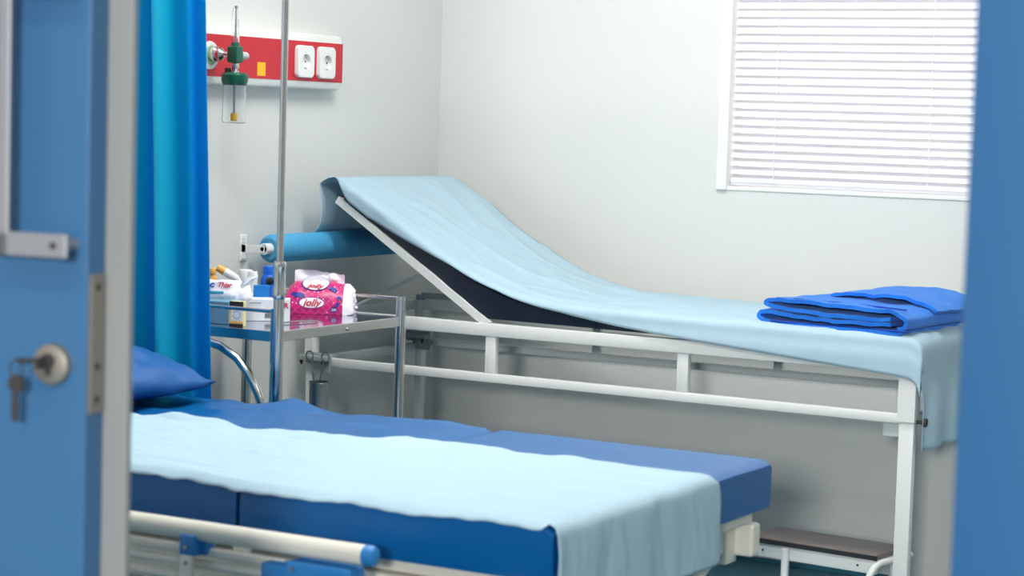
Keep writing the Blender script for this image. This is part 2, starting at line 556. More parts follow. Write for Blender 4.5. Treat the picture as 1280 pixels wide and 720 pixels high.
# corner post brackets at the foot
for y in (HY1-.095, HY0+.0):
    bm = bmesh.new(); box(bm, (HX1-.074, y, .435), (HX1-.048, y+.05, .536), .006); box(bm, (HX1-.118, y-.03, .45), (HX1-.072, y+.06, .528), .006)
    finish(bm, 'corner_bracket', cream, bed, smooth=True)
for y in (HY0+.05, HY1-.14):
    T('brace_tube', [(HX1-.06, y, .46), (HX1-.10, y, .40), (HX1-.20, y, .22)], .012, cream, bed)
bm = bmesh.new()
for y in (HY0+.06, HY1-.10):
    box(bm, (HX0+.15, y, .17), (HX1-.12, y+.04, .22), .006)
for x in (HX0+.2, HX1-.2): box(bm, (x, HY0+.08, .17), (x+.04, HY1-.09, .21), .005)
finish(bm, 'base_frame', cream, bed)
for x in (HX0+.25, HX1-.22):
    for y in (HY0+.08, HY1-.08):
        lg = T('leg', [(x, y, .48), (x, y, .08)], .018, cream, bed)
        bm = bmesh.new(); lathe(bm, [(0, -.014), (.045, -.014), (.055, -.010), (.055, .010), (.045, .014), (0, .014)], (x, y, .055), 24, 'y')
        finish(bm, 'castor', rubber, lg, smooth=True)
# fold-down side rail
SY = 2.945
sr = empty('side_rail', (0, 0, 0)); sr.parent = bed
def ztop(x): return .576 + 0*(x)
bm = bmesh.new()
pts = [(-3.2, SY, .573), (-1.925, SY, .576)]
for k in range(1):
    tube(bm, pts, .0175, 20)
for v in bm.verts: v.co.z = .575+(v.co.z-.575)*1.0
finish(bm, 'top_rail', cream, sr, smooth=True)
bm = bmesh.new(); lathe(bm, [(.0178, -.006), (.0182, .004), (.016, .012), (.010, .016), (0, .017)], (-1.925, SY, .576), 20, 'x'); finish(bm, 'end_cap', railblue, sr, smooth=True)
for z, x1 in ((.537, -2.10), (.515, -2.02), (.488, -2.02)):
    T('lower_rail', [(-3.2, SY+.012, z), (x1, SY+.012, z)], .0085, cream, sr, 12)
for x in (-2.285, -2.75):
    bm = bmesh.new(); box(bm, (x-.017, SY-.022, .534), (x+.017, SY+.022, .570), .003); box(bm, (x+.012, SY-.005, .535), (x+.028, SY+.022, .568), .003); finish(bm, 'rail_bracket', railblue, sr, smooth=True)
    bm = bmesh.new(); box(bm, (x-.013, SY-.024, .30), (x+.012, SY-.016, .535), .002); finish(bm, 'link_arm', cream, sr, smooth=True)
    for z in (.548, .522):
        bm = bmesh.new(); lathe(bm, [(.004, 0), (.004, -.003), (0, -.004)], (x, SY-.0235, z), 10, 'y'); finish(bm, 'rivet', dullsteel, sr, smooth=True)
bm = bmesh.new()
box(bm, (-2.13, SY-.02, .495), (-2.055, SY+.02, .543), .004)
box(bm, (-2.075, SY-.024, .505), (-1.945, SY+.022, .553), .005)
lb = finish(bm, 'latch_block', railblue, sr, smooth=True)
B('release_button', (-2.02, SY-.030, .515), (-1.965, SY-.024, .530), redbtn, lb, .002)
bm = bmesh.new(); lathe(bm, [(.004, 0), (.004, -.003), (0, -.004)], (-2.06, SY-.024, .54), 10, 'y'); finish(bm, 'rivet', dullsteel, lb, smooth=True)
B('post', (-2.225, SY+.03, .47), (-2.20, SY+.05, .56), frame_g, sr, .002)
B('post', (-2.215, SY+.035, .30), (-2.205, SY+.10, .49), cream, sr, .002)

# disposable sheet on the near bed
def bsheet(u, v):
    # u along x from head to foot then over the end, v across
    L = 3.10-1.643; tot = L+.16
    s = u*tot
    yn = 3.055+.010*nz(s*6, 1.3)+.004*nz(s*25, 2)
    yf = interp([(0, 3.52), (.25, 3.585), (.55, 3.60), (.95, 3.69), (2.0, 3.685)], s)+.014*nz(s*5, 7.7)+.006*nz(s*22, 9)
    if s > L: yn = 3.053+.01*(s-L); yf = 3.69+.06*(s-L)
    y = yn+(yf-yn)*v
    lift = .005
    if s < L-.02:
        x = -3.10+s
        z = bed_top(x, min(max(y, HY0+.02), HY1-.02))+lift
        a = .25+.75*sstep(-2.0, -2.7, x)
        z += a*.011*(abs(nz(x*3.2+y*2, y*14, 2.5))+.5*abs(nz(x*5+y*3, y*28, 5)))+.0045*ridge(x*1.8+y*1.2, y*9-x*.8, 5)+.004*ridge(x*3-y*2, y*14+x*1.5, 8)*a
        if v > .96: z += .004*max(0, nz(x*14, 3.3))*1.5
        if y < HY0+.014: z -= (HY0+.014-y)*.7
        return Vector((x, y, z))
    # bend over the end, radius
    r = .022; d = s-(L-.02); al = r*PI/2
    x0 = HX1-.02+.004
    if d < al:
        a = d/r
        x = x0+r*math.sin(a); z = MT+lift-r*(1-math.cos(a))
    else:
        x = x0+r; z = MT+lift-r-(d-al)
    drop = max(0, d-.01)
    x += .004+min(1, drop/.05)*.006*(.8+.8*nz(y*15, z*5, 1)+.5*nz(y*34+z*9, z*7, 2)+.3*nz(y*60-z*14, z*10, 2))
    z += .0015*nz(y*30, 3, d*10)
    return Vector((x, y, z))
bm = grid(bsheet, 230, 90, .0012)
tag(thicken(finish(bm, 'disposable_sheet', paper, smooth=True, autosmooth=180), .001), 'light blue disposable sheet running along the blue mattress of the near bed', 'sheet')

# pillow
pc = Vector((-3.10, 3.69, .655))
bm = bmesh.new()
nu = nv = 48
def pil(u, v, sgn):
    a, b = 2*u-1, 2*v-1
    e = (1-abs(a)**2.6)*(1-abs(b)**2.6)
    th = .100*max(0, e)**.62
    x = a*.235*(1-.07*b*b); y = b*.285*(1-.07*a*a)
    z = th*(1.0 if sgn > 0 else -.28)
    if sgn > 0:
        z += .014*nz(x*9, y*9, 3)*e + .008*nz(x*22, y*18, 5)*e**.5 - .012*ridge(x*4+y*5, y*6-x*4, 3)*e**.5
        z += .035*e*sstep(.1, -.25, x)
    edge = 1-e
    z += (.012*nz(x*20, y*20, 1)+.006)*edge**4
    return Vector((x, y, z))
for sgn in (1, -1):
    V = [[bm.verts.new(pil(i/nu, j/nv, sgn)) for j in range(nv+1)] for i in range(nu+1)]
    for i in range(nu):
        for j in range(nv): bm.faces.new((V[i][j], V[i+1][j], V[i+1][j+1], V[i][j+1]))
bmesh.ops.remove_doubles(bm, verts=bm.verts, dist=.0015)
o = finish(bm, 'pillow', pillow_m, smooth=True, loc=pc+Vector((-.135, -.01, .020)), rot=(0, 0, R(-12)), autosmooth=180)
tag(o, 'royal blue cloth pillow at the head of the near bed, beside the curtain', 'pillow')

# ------------------------------------------------------------------ examination bed (far, white frame)
EX0, EX1, EY0, EY1 = -3.612, -1.757, 5.157, 5.76
eb = empty('examination_bed', (0, 0, 0), label='white metal examination bed with raised headrest against the back wall', cat='examination bed')
def sqrail(name, a, b, m, bev=.003): return B(name, a, b, m, eb, bev)
sqrail('top_rail', (EX0+.03, EY0, .697), (EX1-.045, EY0+.03, .733), frame_w)
sqrail('top_rail', (EX0+.03, EY1-.03, .697), (EX1-.045, EY1, .733), frame_g)
sqrail('lower_rail', (EX0+.03, EY0+.003, .568), (EX1-.04, EY0+.025, .593), frame_w)
sqrail('lower_rail', (EX0+.03, EY1-.028, .585), (EX1-.04, EY1-.006, .607), frame_g)
for x in (-2.989, -2.401):
    sqrail('upright', (x-.017, EY0+.005, .592), (x+.015, EY0+.025, .698), frame_w, .001)
    sqrail('upright', (x+.02, EY1-.026, .606), (x+.045, EY1-.008, .698), frame_g, .001)
for x in (EX0, EX1-.03):
    sqrail('cross_rail', (x+.002, EY0+.03, .697), (x+.028, EY1-.03, .728), frame_g)
    sqrail('cross_rail', (x+.002, EY0+.03, .565), (x+.028, EY1-.03, .590), frame_g)
for x, y in ((EX0, EY0), (EX1-.045, EY0), (EX0+.015, EY1-.03), (EX1-.04, EY1-.03)):
    right = x > -2.5
    wd = .045 if right else .030
    lg = B('leg', (x+.003, y+.002, .015), (x+wd-.003, y+.03, .573), frame_w, eb, .003)
    bm = bmesh.new()
    if right:
        poly = [(x, .574)]+[(x+wd/2-wd/2*math.cos(a), .722+.018*math.sin(a)) for a in [PI*q/10 for q in range(11)]]+[(x+wd, .574)]
        prism(bm, poly, 'y', y-.003, y+.036)
    else: box(bm, (x, y-.002, .574), (x+wd, y+.034, .735), .003)
    finish(bm, 'sleeve', frame_w, lg)
    B('foot', (x, y, 0), (x+wd, y+.032, .02), rubber, lg, .003)
    # clamp at the joint
    cl = bmesh.new()
    if right: box(cl, (x-.048, y+.028, .530), (x+.002, y+.04, .575), .003)
    else:
        cx_, cz_ = (x+.035, -.022) if y < 5.5 else (x, 0)
        box(cl, (cx_-.022, y-.014, .598+cz_), (cx_+.062, y-.004, .63+cz_), .002)
        box(cl, (cx_, y-.010, .572+cz_), (cx_+.062, y-.002, .60+cz_), .002)
        box(cl, (cx_-.035, y-.034, .607+cz_), (cx_+.062, y-.012, .622+cz_), .002)
    ck = finish(cl, 'clamp', clampgrey if not right else frame_g, lg, smooth=True)
    if right:
        bm = bmesh.new(); lathe(bm, [(.005, 0), (.005, .012), (.011, .016), (.011, .026), (0, .028)], (x+wd, y+.016, .575), 10, 'x'); finish(bm, 'knob', darkmetal, ck, smooth=True)
    else:
        for q in (-.03, .045):
            bm = bmesh.new(); lathe(bm, [(.005, 0), (.005, -.008), (.003, -.011), (.003, -.015)], (cx_+q, y-.023, .608+cz_), 10, 'z'); finish(bm, 'bolt', darkmetal, ck, smooth=True)
# hinge fittings at far head corner
bm = bmesh.new(); box(bm, (EX0+.05, EY1-.05, .734), (EX0+.18, EY1-.034, .752), .003); box(bm, (EX0+.03, EY1-.05, .728), (EX0+.055, EY1-.034, .745), .002); finish(bm, 'hinge_plate', clampgrey, eb, smooth=True)
# backrest frame
TIP = Vector((-3.515, 0, 1.062)); HNG = Vector((-3.02, 0, .742))
for y in (EY0+.004, EY1-.024):
    T('backrest_frame', [(HNG.x+.02, y+.01, HNG.z-.014), (TIP.x, y+.01, TIP.z-.008)], 1, frame_w, eb, sq=(.020, .022))
T('backrest_frame', [(TIP.x+.01, EY0+.01, TIP.z-.012), (TIP.x+.01, EY1-.01, TIP.z-.012)], 1, frame_w, eb, sq=(.02, .02))
T('support_strut', [(-3.285, EY0+.28, .885), (-3.585, EY0+.22, .728)], .0055, frame_g, eb, 10)
T('support_strut', [(-3.285, EY0+.28, .885), (-3.285, EY0+.50, .885)], .0055, frame_g, eb, 10)

TOP = [(-3.475, 1.108), (-3.383, 1.055), (-3.31, 1.003), (-3.238, .957), (-3.17, .917), (-3.096, .879), (-3.03, .849), (-2.957, .825), (-2.89, .808), (-2.823, .798), (-2.74, .792), (-2.64, .790), (-2.3, .786), (-1.765, .782)]
def topz(x):
    # smoothed
    return sum(interp(TOP, x+d) for d in (-.04, -.02, 0, .02, .04))/5 if x > -3.43 else interp(TOP, x)
BOT = [(-3.52, 1.064), (-3.02, .745), (-1.76, .736)]
TIPX = -3.475
bm = bmesh.new()
N = 70
xs = [-3.475+(3.475-1.765)*i/N for i in range(N+1)]
top = [(x, topz(x)-.007-.02*sstep(-3.35, -3.475, x)) for x in xs]
bot = [(BOT[0][0], BOT[0][1])]+[(x, interp(BOT, x)) for x in xs[2:]]
ny = 14
secs = []
poly = top+bot[::-1]
nt_ = len(top)
for k in range(ny+1):
    y = EY0+.013+(EY1-EY0-.023)*k/ny
    ring = []
    for i, (x, z) in enumerate(poly):
        yy = y
        inset = 0
        if k in (0, ny):
            if i < nt_: z -= .008
            if k == 0: yy += .006*nz(x*14, z*18, 2)
        ring.append(bm.verts.new((x, yy, z)))
    secs.append(ring)
n = len(poly)
for k in range(ny):
    for j in range(n): bm.faces.new((secs[k][j], secs[k][(j+1) % n], secs[k+1][(j+1) % n], secs[k+1][j]))
# end caps as strips
for k in (0, ny):
    for i in range(nt_-1):
        a, b = secs[k][i], secs[k][i+1]
        c, d = secs[k][n-1-i-0] if i < nt_-1 else None, None
        jb = n-1-max(0, i-1); jb2 = n-1-max(0, i)
        q = [a, b, secs[k][jb2], secs[k][jb]]
        u_ = []
        for v in q:
            if v not in u_: u_.append(v)
        try: bm.faces.new(u_)
        except Exception: pass
finish(bm, 'mattress', vinyldark, eb, smooth=True, autosmooth=60)

# sheet over the examination bed, from the roll at the head to the drop at the foot
RX, RZ, RR = -3.585, .916, .040
PATH = []
x = -3.475
while x < -1.79:
    PATH.append((x, topz(x)+.006)); x += .02
# rounded end and drop
for q in range(1, 7):
    a = q/6*PI/2; PATH.append((-1.79+.045*math.sin(a), topz(-1.79)+.006-.045*(1-math.cos(a))))
zz = PATH[-1][1]
while zz > .515:
    zz -= .02; PATH.append((-1.745, zz))
HEAD = [(RX-.004, RZ+.040), (RX+.014, .98), (-3.560, 1.02), (-3.556, 1.05), (-3.555, 1.078), (-3.552, 1.098), (-3.525, 1.113), (-3.50, 1.118)]
PATH = HEAD+PATH
# arc-length
al = [0]
for p, q in zip(PATH, PATH[1:]): al.append(al[-1]+math.hypot(q[0]-p[0], q[1]-p[1]))
tot = al[-1]
def onpath(s):
    for i in range(len(al)-1):
        if s <= al[i+1]:
            t = (s-al[i])/(al[i+1]-al[i])
            return PATH[i][0]*(1-t)+PATH[i+1][0]*t, PATH[i][1]*(1-t)+PATH[i+1][1]*t
    return PATH[-1]
s_top = al[len(HEAD)]
s_end = al[-1]-.24
def esheet(u, v):
    s = u*tot
    x, z = onpath(s)
    onbed = sstep(s_top-.03, s_top+.05, s)*(1-sstep(s_end, s_end+.06, s))
    x -= (1-v)*.06*(1-sstep(s_top, s_top+.35, s))*.6*sstep(-.02, s_top, s)
    # near-edge overhang amount grows on the raised part, then lies over the rail
    over = interp([(-3.6, .010), (-3.50, .050), (-3.405, .058), (-3.29, .044), (-3.13, .022), (-2.975, .020), (-2.77, .030), (-2.6, .050), (-2.4, .066), (-2.1, .088), (-1.78, .112)], x)*onbed
    W = EY1-EY0+.004
    wv = W+over
    d = v*wv
    if d < over:
        t = over-d      # length below the edge
        r = .016
        if t < r*PI/2:
            a = t/r; y = EY0+.012-r*math.sin(a)-.0+.004; zoff = -r*(1-math.cos(a))
        else: y = EY0+.016-r; zoff = -r-(t-r*PI/2)
        y -= .007*sstep(.03, .07, t)*sstep(-2.8, -2.5, x)
        y += .003*nz(x*22, t*10, 4)*onbed
        z += zoff
    else:
        y = EY0+.016+(d-over)*(EY1-EY0-.016)/W
        wr = .006*abs(nz(x*5, y*6, 1))+.010*max(0, nz(x*2.5+y*12, y*4-x*5, 7))+.003*abs(nz(x*12+y*8, y*26, 3))
        wr += .006*ridge(x*2.2+y*3.5, y*3.0-x*1.5, 2)*sstep(-2.6, -3.0, x)+.0035*ridge(x*5+y*2, y*9, 6)
        z += wr*onbed
        if v > .97: z -= .004
    if s > s_end+.05:
        # the hanging end: vertical folds, slanting hem
        k = sstep(s_end+.05, s_end+.15, s)
        x += k*(.010*math.sin(y*42)+.006*nz(y*30, z*3, 2))+.012*k
        y = EY0-.012+(y-EY0)*(1-.03*k)+.06*k*0
    if s < s_top:
        k = sstep(s_top, s_top-.08, s)
        x += .010*nz(y*16, z*6, 3)*k
        y -= .012*k*sstep(s_top, 0, s)
    return Vector((x, y, z))
bm = grid(esheet, 200, 80, .001)
tag(thicken(finish(bm, 'disposable_sheet', paper, smooth=True, autosmooth=180), .001), 'pale blue disposable sheet over the raised headrest and top of the far examination bed', 'sheet')

# paper roll on its wall bracket
ro = empty('paper_roll', (0, 0, 0), label='blue disposable paper roll behind the raised headrest on the left wall', cat='paper roll')
bm = bmesh.new()
lathe(bm, [(.016, 4.935), (.030, 4.932), (RR-.003, 4.937), (RR, 4.945), (RR, 5.72), (.016, 5.722)], (RX, 0, RZ), 40, 'y')
bmesh.ops.delete(bm, geom=[f for f in bm.faces if len(f.verts) > 8], context='FACES_ONLY')
finish(bm, 'paper', rollpaper, ro, smooth=True)
bm = bmesh.new(); prof = [(.016, 4.905), (.016, 5.73), (.0115, 5.73), (.0115, 4.905), (.016, 4.905)]
lathe(bm, prof, (RX, 0, RZ), 24, 'y')
bmesh.ops.delete(bm, geom=[f for f in bm.faces if len(f.verts) > 8], context='FACES_ONLY')
finish(bm, 'core', whitepl, ro, smooth=True)
hb = empty('roll_holder', (0, 0, 0), label='white metal wall bracket carrying the blue paper roll', cat='bracket')
for y in (4.915, 5.74):
    bm = bmesh.new()
    y0 = y-.012 if y < 5 else y
    box(bm, (XL, y0-.010, RZ-.037), (XL+.004, y0+.022, RZ+.037), .0015)
    box(bm, (XL+.002, y0-.003, RZ-.012), (RX+.006, y0+.002, RZ+.010), .001)
    box(bm, (XL+.002, y0-.003, RZ-.030), (XL+.018, y0+.002, RZ+.030), .001)
    finish(bm, 'bracket', whitepl, hb)
    for z in (-.025, .025):
        bm = bmesh.new(); lathe(bm, [(.0045, 0), (.0045, .002), (0, .003)], (XL+.004, y0+.012, RZ+z), 10, 'x'); finish(bm, 'screw', darkmetal, hb, smooth=True)
T('rod', [(RX, 4.90, RZ), (RX, 5.745, RZ)], .006, darkmetal, hb, 12)

# folded blue cloth
tw = empty('folded_cloth', (-2.205, 5.185, .787), R(-3), label='royal blue folded cloth stacked on the right end of the far examination bed', cat='cloth')
def ribbon(path, th, y0, y1, name, m, seed, ny=26, slant=0):
    # thick ribbon through (x,z) path, extruded in y, softened
    P = [Vector((a, 0, b)) for a, b in path]
    # catmull-rom
    Q = []
    for i in range(len(P)-1):
        p0 = P[max(0, i-1)]; p1 = P[i]; p2 = P[i+1]; p3 = P[min(len(P)-1, i+2)]
        for k in range(6):
            t = k/6
            Q.append(.5*((2*p1)+(p2-p0)*t+(2*p0-5*p1+4*p2-p3)*t*t+(3*p1-p0-3*p2+p3)*t**3))
    Q.append(P[-1])
    bm = bmesh.new(); rows = []
    for k in range(ny+1):
        y = y0+(y1-y0)*k/ny
        ring = []
        for side in (1, -1):
            seq = range(len(Q)) if side == 1 else range(len(Q)-1, -1, -1)
            for i in seq:
                d = (Q[min(len(Q)-1, i+1)]-Q[max(0, i-1)]).normalized()
                nrm = Vector((-d.z, 0, d.x))
                wob = .0065*nz(Q[i].x*12, y*8, seed)+.003*nz(Q[i].x*34, y*24, seed+3)
                p = Q[i]+nrm*(side*th/2)
                ed = min(k, ny-k)
                q = Vector((p.x+slant*(y-y0)*(1-p.x/.42), y+.004*nz(p.x*12, p.z*40, seed+1)*(1 if ed < 2 else 0), p.z+wob*sstep(0, .01, p.z-th)))
                ring.append(bm.verts.new(q))
        rows.append(ring)
    n = len(rows[0])
    for k in range(ny):
        for j in range(n): bm.faces.new((rows[k][j], rows[k][(j+1) % n], rows[k+1][(j+1) % n], rows[k+1][j]))
    m2 = len(Q)
    for k in (0, ny):
        for i in range(m2-1):
            bm.faces.new((rows[k][i], rows[k][i+1], rows[k][n-2-i], rows[k][n-1-i]))
    return finish(bm, name, m, tw, smooth=True, autosmooth=60)
ribbon([(.40, .006), (.30, .006), (.20, .005), (.10, .006), (.035, .010), (.008, .020), (.006, .030), (.022, .037), (.10, .030), (.2, .026), (.3, .025), (.37, .026)], .010, 0, .44, 'lower_fold', towel_m, 1, slant=.22)
ribbon([(.37, .036), (.30, .038), (.2, .040), (.10, .044), (.04, .050), (.022, .058), (.04, .066), (.10, .067), (.2, .066), (.30, .062), (.37, .056), (.405, .045), (.412, .032), (.405, .020), (.39, .016)], .010, .0, .44, 'upper_fold', towel_m, 5, slant=.22)
ribbon([(.13, .072), (.15, .081), (.20, .086), (.28, .085), (.36, .078), (.405, .066), (.424, .050)], .009, .17, .50, 'rear_fold', towel_m, 9, slant=.1)
for zz_, yy_, xr in ((.0705, .030, .36), (.0125, -.003, .38)):
    bm = bmesh.new(); tube(bm, [(.04+xr*q/12, yy_+.01*math.sin(q/12*PI), zz_-.006*(q/12)**2*(1 if zz_ > .03 else 0)) for q in range(13)], .0022, 8)
    finish(bm, 'hem', towel_d, tw, smooth=True)

# ------------------------------------------------------------------ step stool
st = empty('step_stool', (-2.231, 5.243, 0), R(-6.5), label='low white step stool with dark brown top below the far bed', cat='stool')
SW, SD, SH = .378, .17, .22
B('step_top', (0, 0, SH-.014), (SW, SD, SH), stooltop, st, .004)
B('edge_band', (-.001, -.002, SH-.015), (SW+.001, .0, SH-.003), rubber, st)
B('apron', (.004, .004, SH-.052), (SW-.004, .02, SH-.015), frame_w, st, .002)
B('apron', (.004, SD-.02, SH-.052), (SW-.004, SD-.004, SH-.015), frame_w, st, .002)
for x in (.045, SW-.055):
    bm = bmesh.new(); lathe(bm, [(.003, 0), (.003, -.002), (0, -.003)], (x, .004, SH-.034), 10, 'y'); finish(bm, 'screw', darkmetal, st)
for p in (((.115, .000, SH-.02), (.115, -.004, 0)), ((.03, SD-.012, SH-.03), (.03, SD-.012, 0)), ((SW-.03, SD-.012, SH-.03), (SW-.03, SD-.012, 0))):
    T('leg', p, .0105, frame_w, st, 14)
T('leg', [(SW+.012, SD, SH-.022), (SW+.010, SD*.5, SH-.022), (SW+.006, .03, SH-.022), (SW+.001, .008, SH-.024), (SW-.004, -.006, SH-.034), (SW-.010, -.014, SH-.050), (SW-.035, -.04, 0)], .0095, frame_w, st, 14)

# ------------------------------------------------------------------ curtain
cu = empty('privacy_curtain', (0, 0, 0), label='bright blue privacy curtain hanging between the two beds at the left', cat='curtain')
CP = [(-3.64, 4.14), (-3.60, 4.02), (-3.565, 4.14), (-3.53, 4.01), (-3.50, 4.10), (-3.47, 4.02), (-3.435, 4.03), (-3.405, 4.10), (-3.37, 4.165), (-3.305, 4.165), (-3.268, 4.12), (-3.240, 4.05), (-3.226, 4.000), (-3.206, 3.997), (-3.196, 4.04), (-3.210, 4.09), (-3.218, 4.125), (-3.20, 4.13), (-3.160, 4.10), (-3.114, 4.065)]
def smoothpath(P, k=6):
    P = [Vector((a, b, 0)) for a, b in P]; Q = []
    for i in range(len(P)-1):
        p0 = P[max(0, i-1)]; p1 = P[i]; p2 = P[i+1]; p3 = P[min(len(P)-1, i+2)]
        for q in range(k):
            t = q/k
            Q.append(.5*((2*p1)+(p2-p0)*t+(2*p0-5*p1+4*p2-p3)*t*t+(3*p1-p0-3*p2+p3)*t**3))
    Q.append(P[-1]); return Q
CQ = smoothpath(CP)
def curt(u, v):
    i = u*(len(CQ)-1); a = int(min(i, len(CQ)-2)); t = i-a
    p = CQ[a]*(1-t)+CQ[a+1]*t
    z = .35+v*1.95
    d = 1-v
    xx = p.x+.0+.08*(d-.85)*sstep(-3.5, -3.15, p.x)
    yy = p.y+.0*d
    xx += .012*nz(p.x*6, z*1.6, 2)*sstep(-3.2, -3.4, p.x); yy += .004*nz(p.x*10, z*2.2, 5)
    return Vector((xx, yy, z))
bm = grid(curt, len(CQ)-1, 60, .001)
bm.faces.ensure_lookup_table()
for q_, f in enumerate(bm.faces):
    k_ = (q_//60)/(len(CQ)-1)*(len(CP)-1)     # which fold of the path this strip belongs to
    f.material_index = 1 if (k_ > 16 or 7.5 < k_ < 11) else 0  # bluer strips on flap and crease imitate light through layered folds
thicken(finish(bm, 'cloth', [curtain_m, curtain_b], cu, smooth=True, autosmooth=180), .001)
T('track', [(-3.655, 4.08, 2.33), (-1.4, 4.08, 2.33)], 1, ali, cu, sq=(.02, .03))
for x in (-3.2, -1.6):
    T('track_hanger', [(x, 4.08, 2.34), (x, 4.08, ZC-.001)], .006, ali, cu, 10)
for q in range(8):
    T('hook', [(-3.63+q*.065, 4.08, 2.33), (-3.63+q*.065, 4.08, 2.28)], .003, ali, cu, 6)

# ------------------------------------------------------------------ instrument trolley
TR = R(0)
tr = empty('instrument_trolley', (-3.055, 4.238, 0), TR, label='stainless steel instrument trolley beside the far bed, behind the tall pole', cat='trolley')
TW, TD = .50, .56    # local: x 0..-TW, y 0..TD
for x, y, zt in ((0, 0, .825), (-TW, 0, .825), (0, TD, .825), (-TW, TD, .825)):
    lg = T('post', [(x, y, .07), (x, y, zt)], .0135, chrome, tr, 20)
    bm = bmesh.new(); lathe(bm, [(0, -.011), (.026, -.011), (.032, -.006), (.032, .006), (.026, .011), (0, .011)], (x, y, .034), 20, 'y'); finish(bm, 'castor', rubber, lg, smooth=True)
def shelf(z, name):
    bm = bmesh.new()
    box(bm, (-TW, 0, z-.004), (0, TD, z), .001)
    s = finish(bm, name, shelf_m, tr)
    bm = bmesh.new()
    box(bm, (-.006, .012, z-.024), (.006, TD-.012, z+.001), .001); box(bm, (-TW-.006, .012, z-.024), (-TW+.006, TD-.012, z+.001), .001)
    box(bm, (-TW+.012, -.006, z-.024), (-.012, .006, z+.001), .001); box(bm, (-TW+.012, TD-.006, z-.024), (-.012, TD+.006, z+.001), .001)
    finish(bm, 'shelf_rim', steel, s)
shelf(.77, 'top_shelf'); shelf(.40, 'bottom_shelf')
T('guard_rail', [(-TW, 0, .819), (0, 0, .819)], .005, chrome, tr, 12)
T('guard_rail', [(-TW, TD, .819), (0, TD, .819)], .005, chrome, tr, 12)
T('guard_rail', [(-TW, 0, .819), (-TW, TD, .819)], .005, chrome, tr, 12)
T('bent_brace', [(-.34, -.014, .738), (-.28, -.018, .739), (-.20, -.020, .735), (-.15, -.020, .725), (-.10, -.020, .700), (-.065, -.018, .665), (-.04, -.014, .62), (-.02, -.008, .57)], .0105, chrome, tr, 16)
bm = bmesh.new(); lathe(bm, [(.004, 0), (.004, .003), (0, .004)], (.006, .30, .756), 10, 'x'); finish(bm, 'screw', dullsteel, tr)

def on_tr(x, y, z=0): return Vector((x, y, z+.7704))

# tissue pack
pk = empty('tissue_pack', (-3.345, 4.640, .7705), math.atan2(.070, .138), label='pink jolly tissue pack with open top on the steel trolley', cat='tissue pack')
PL, PD, PH = .176, .10, .088
def packpt(u, a):
    # u along length 0..1, a around: cross section profile (y,z)
    prof = [(.0, .0), (-.002, .018), (.002, .036), (.012, .056), (.028, .073), (.047, .083), (.062, .083), (.080, .074), (.092, .050), (.098, .025), (.098, 0)]
    i = a*(len(prof)-1); k = int(min(i, len(prof)-2)); t = i-k
    y = prof[k][0]*(1-t)+prof[k+1][0]*t; z = prof[k][1]*(1-t)+prof[k+1][1]*t
    e = sstep(-.05, .30, u)
    e2 = 1.0
    z *= (.40+.60*e)
    z *= 1-.05*sstep(.8, 1, u)
    x = u*PL
    # crumple
    z += .0022*nz(x*40, a*9, 2)*(1 if z > .01 else 0)
    y += .002*nz(x*30, a*7, 5)
    x += (.012*(1-z/PH) if u < .02 else 0)*-0
    if u < .14: x += (z/PH)*.022*(1-u/.14)
    return Vector((x, y, z))
bm = bmesh.new()
NU, NA = 30, 24
V = [[bm.verts.new(packpt(i/NU, j/NA)) for j in range(NA+1)] for i in range(NU+1)]
for i in range(NU):
    for j in range(NA): bm.faces.new((V[i][j], V[i+1][j], V[i+1][j+1], V[i][j+1]))
    bm.faces.new((V[i][NA], V[i+1][NA], V[i+1][0], V[i][0]))
bm.faces.new([V[0][j] for j in range(NA+1)])
pk.scale = (1, .88, 1)
pw = finish(bm, 'wrapper', pink, pk, smooth=True, autosmooth=60)
# torn open white end on the right
bm = bmesh.new()
NV = 8
rows = []
for q in range(NV+1):
    t = q/NV
    row = []
    for j in range(NA+1):
        p = packpt(1, j/NA); c = Vector((PL, .05, .04))
        d = (p-c)*(1-.55*t*t)
        bulge = .026*math.sin(min(1, t*1.2)*PI/2)
        row.append(bm.verts.new(c+d+Vector((bulge+.012*nz(j*.8, t*6, 3)*(t > 0), 0, .008*nz(j*.6, t*5, 8)*(t > 0)-.018*t*t))))
    rows.append(row)
for q in range(NV):
    for j in range(NA): bm.faces.new((rows[q][j], rows[q][j+1], rows[q+1][j+1], rows[q+1][j]))
    bm.faces.new((rows[q][NA], rows[q][0], rows[q+1][0], rows[q+1][NA]))
bm.faces.new(rows[-1][::-1])
finish(bm, 'open_end', packwhite, pk, smooth=True)
# tissue pulled out at top (two sheets)
def tissue_fn(x0, x1, h0, yoff, seed):
    def f(u, v):
        x = x0+(x1-x0)*u
        z = .074+v*(h0+.004*nz(u*4, seed))-.01*abs(u-.4)*v
        y = yoff+.010*nz(u*3, v*2, seed)+.012*v*math.sin(u*5+seed)*.5
        return Vector((x, y, z))
    return f
bm = grid(tissue_fn(.040, .130, .040, .060, 1.1), 20, 8, .001); finish(bm, 'tissue', packwhite, pk, smooth=True, autosmooth=180)
bm = grid(tissue_fn(.112, .172, .033, .072, 4.2), 16, 8, .001); finish(bm, 'tissue', packwhite, pk, smooth=True, autosmooth=180)
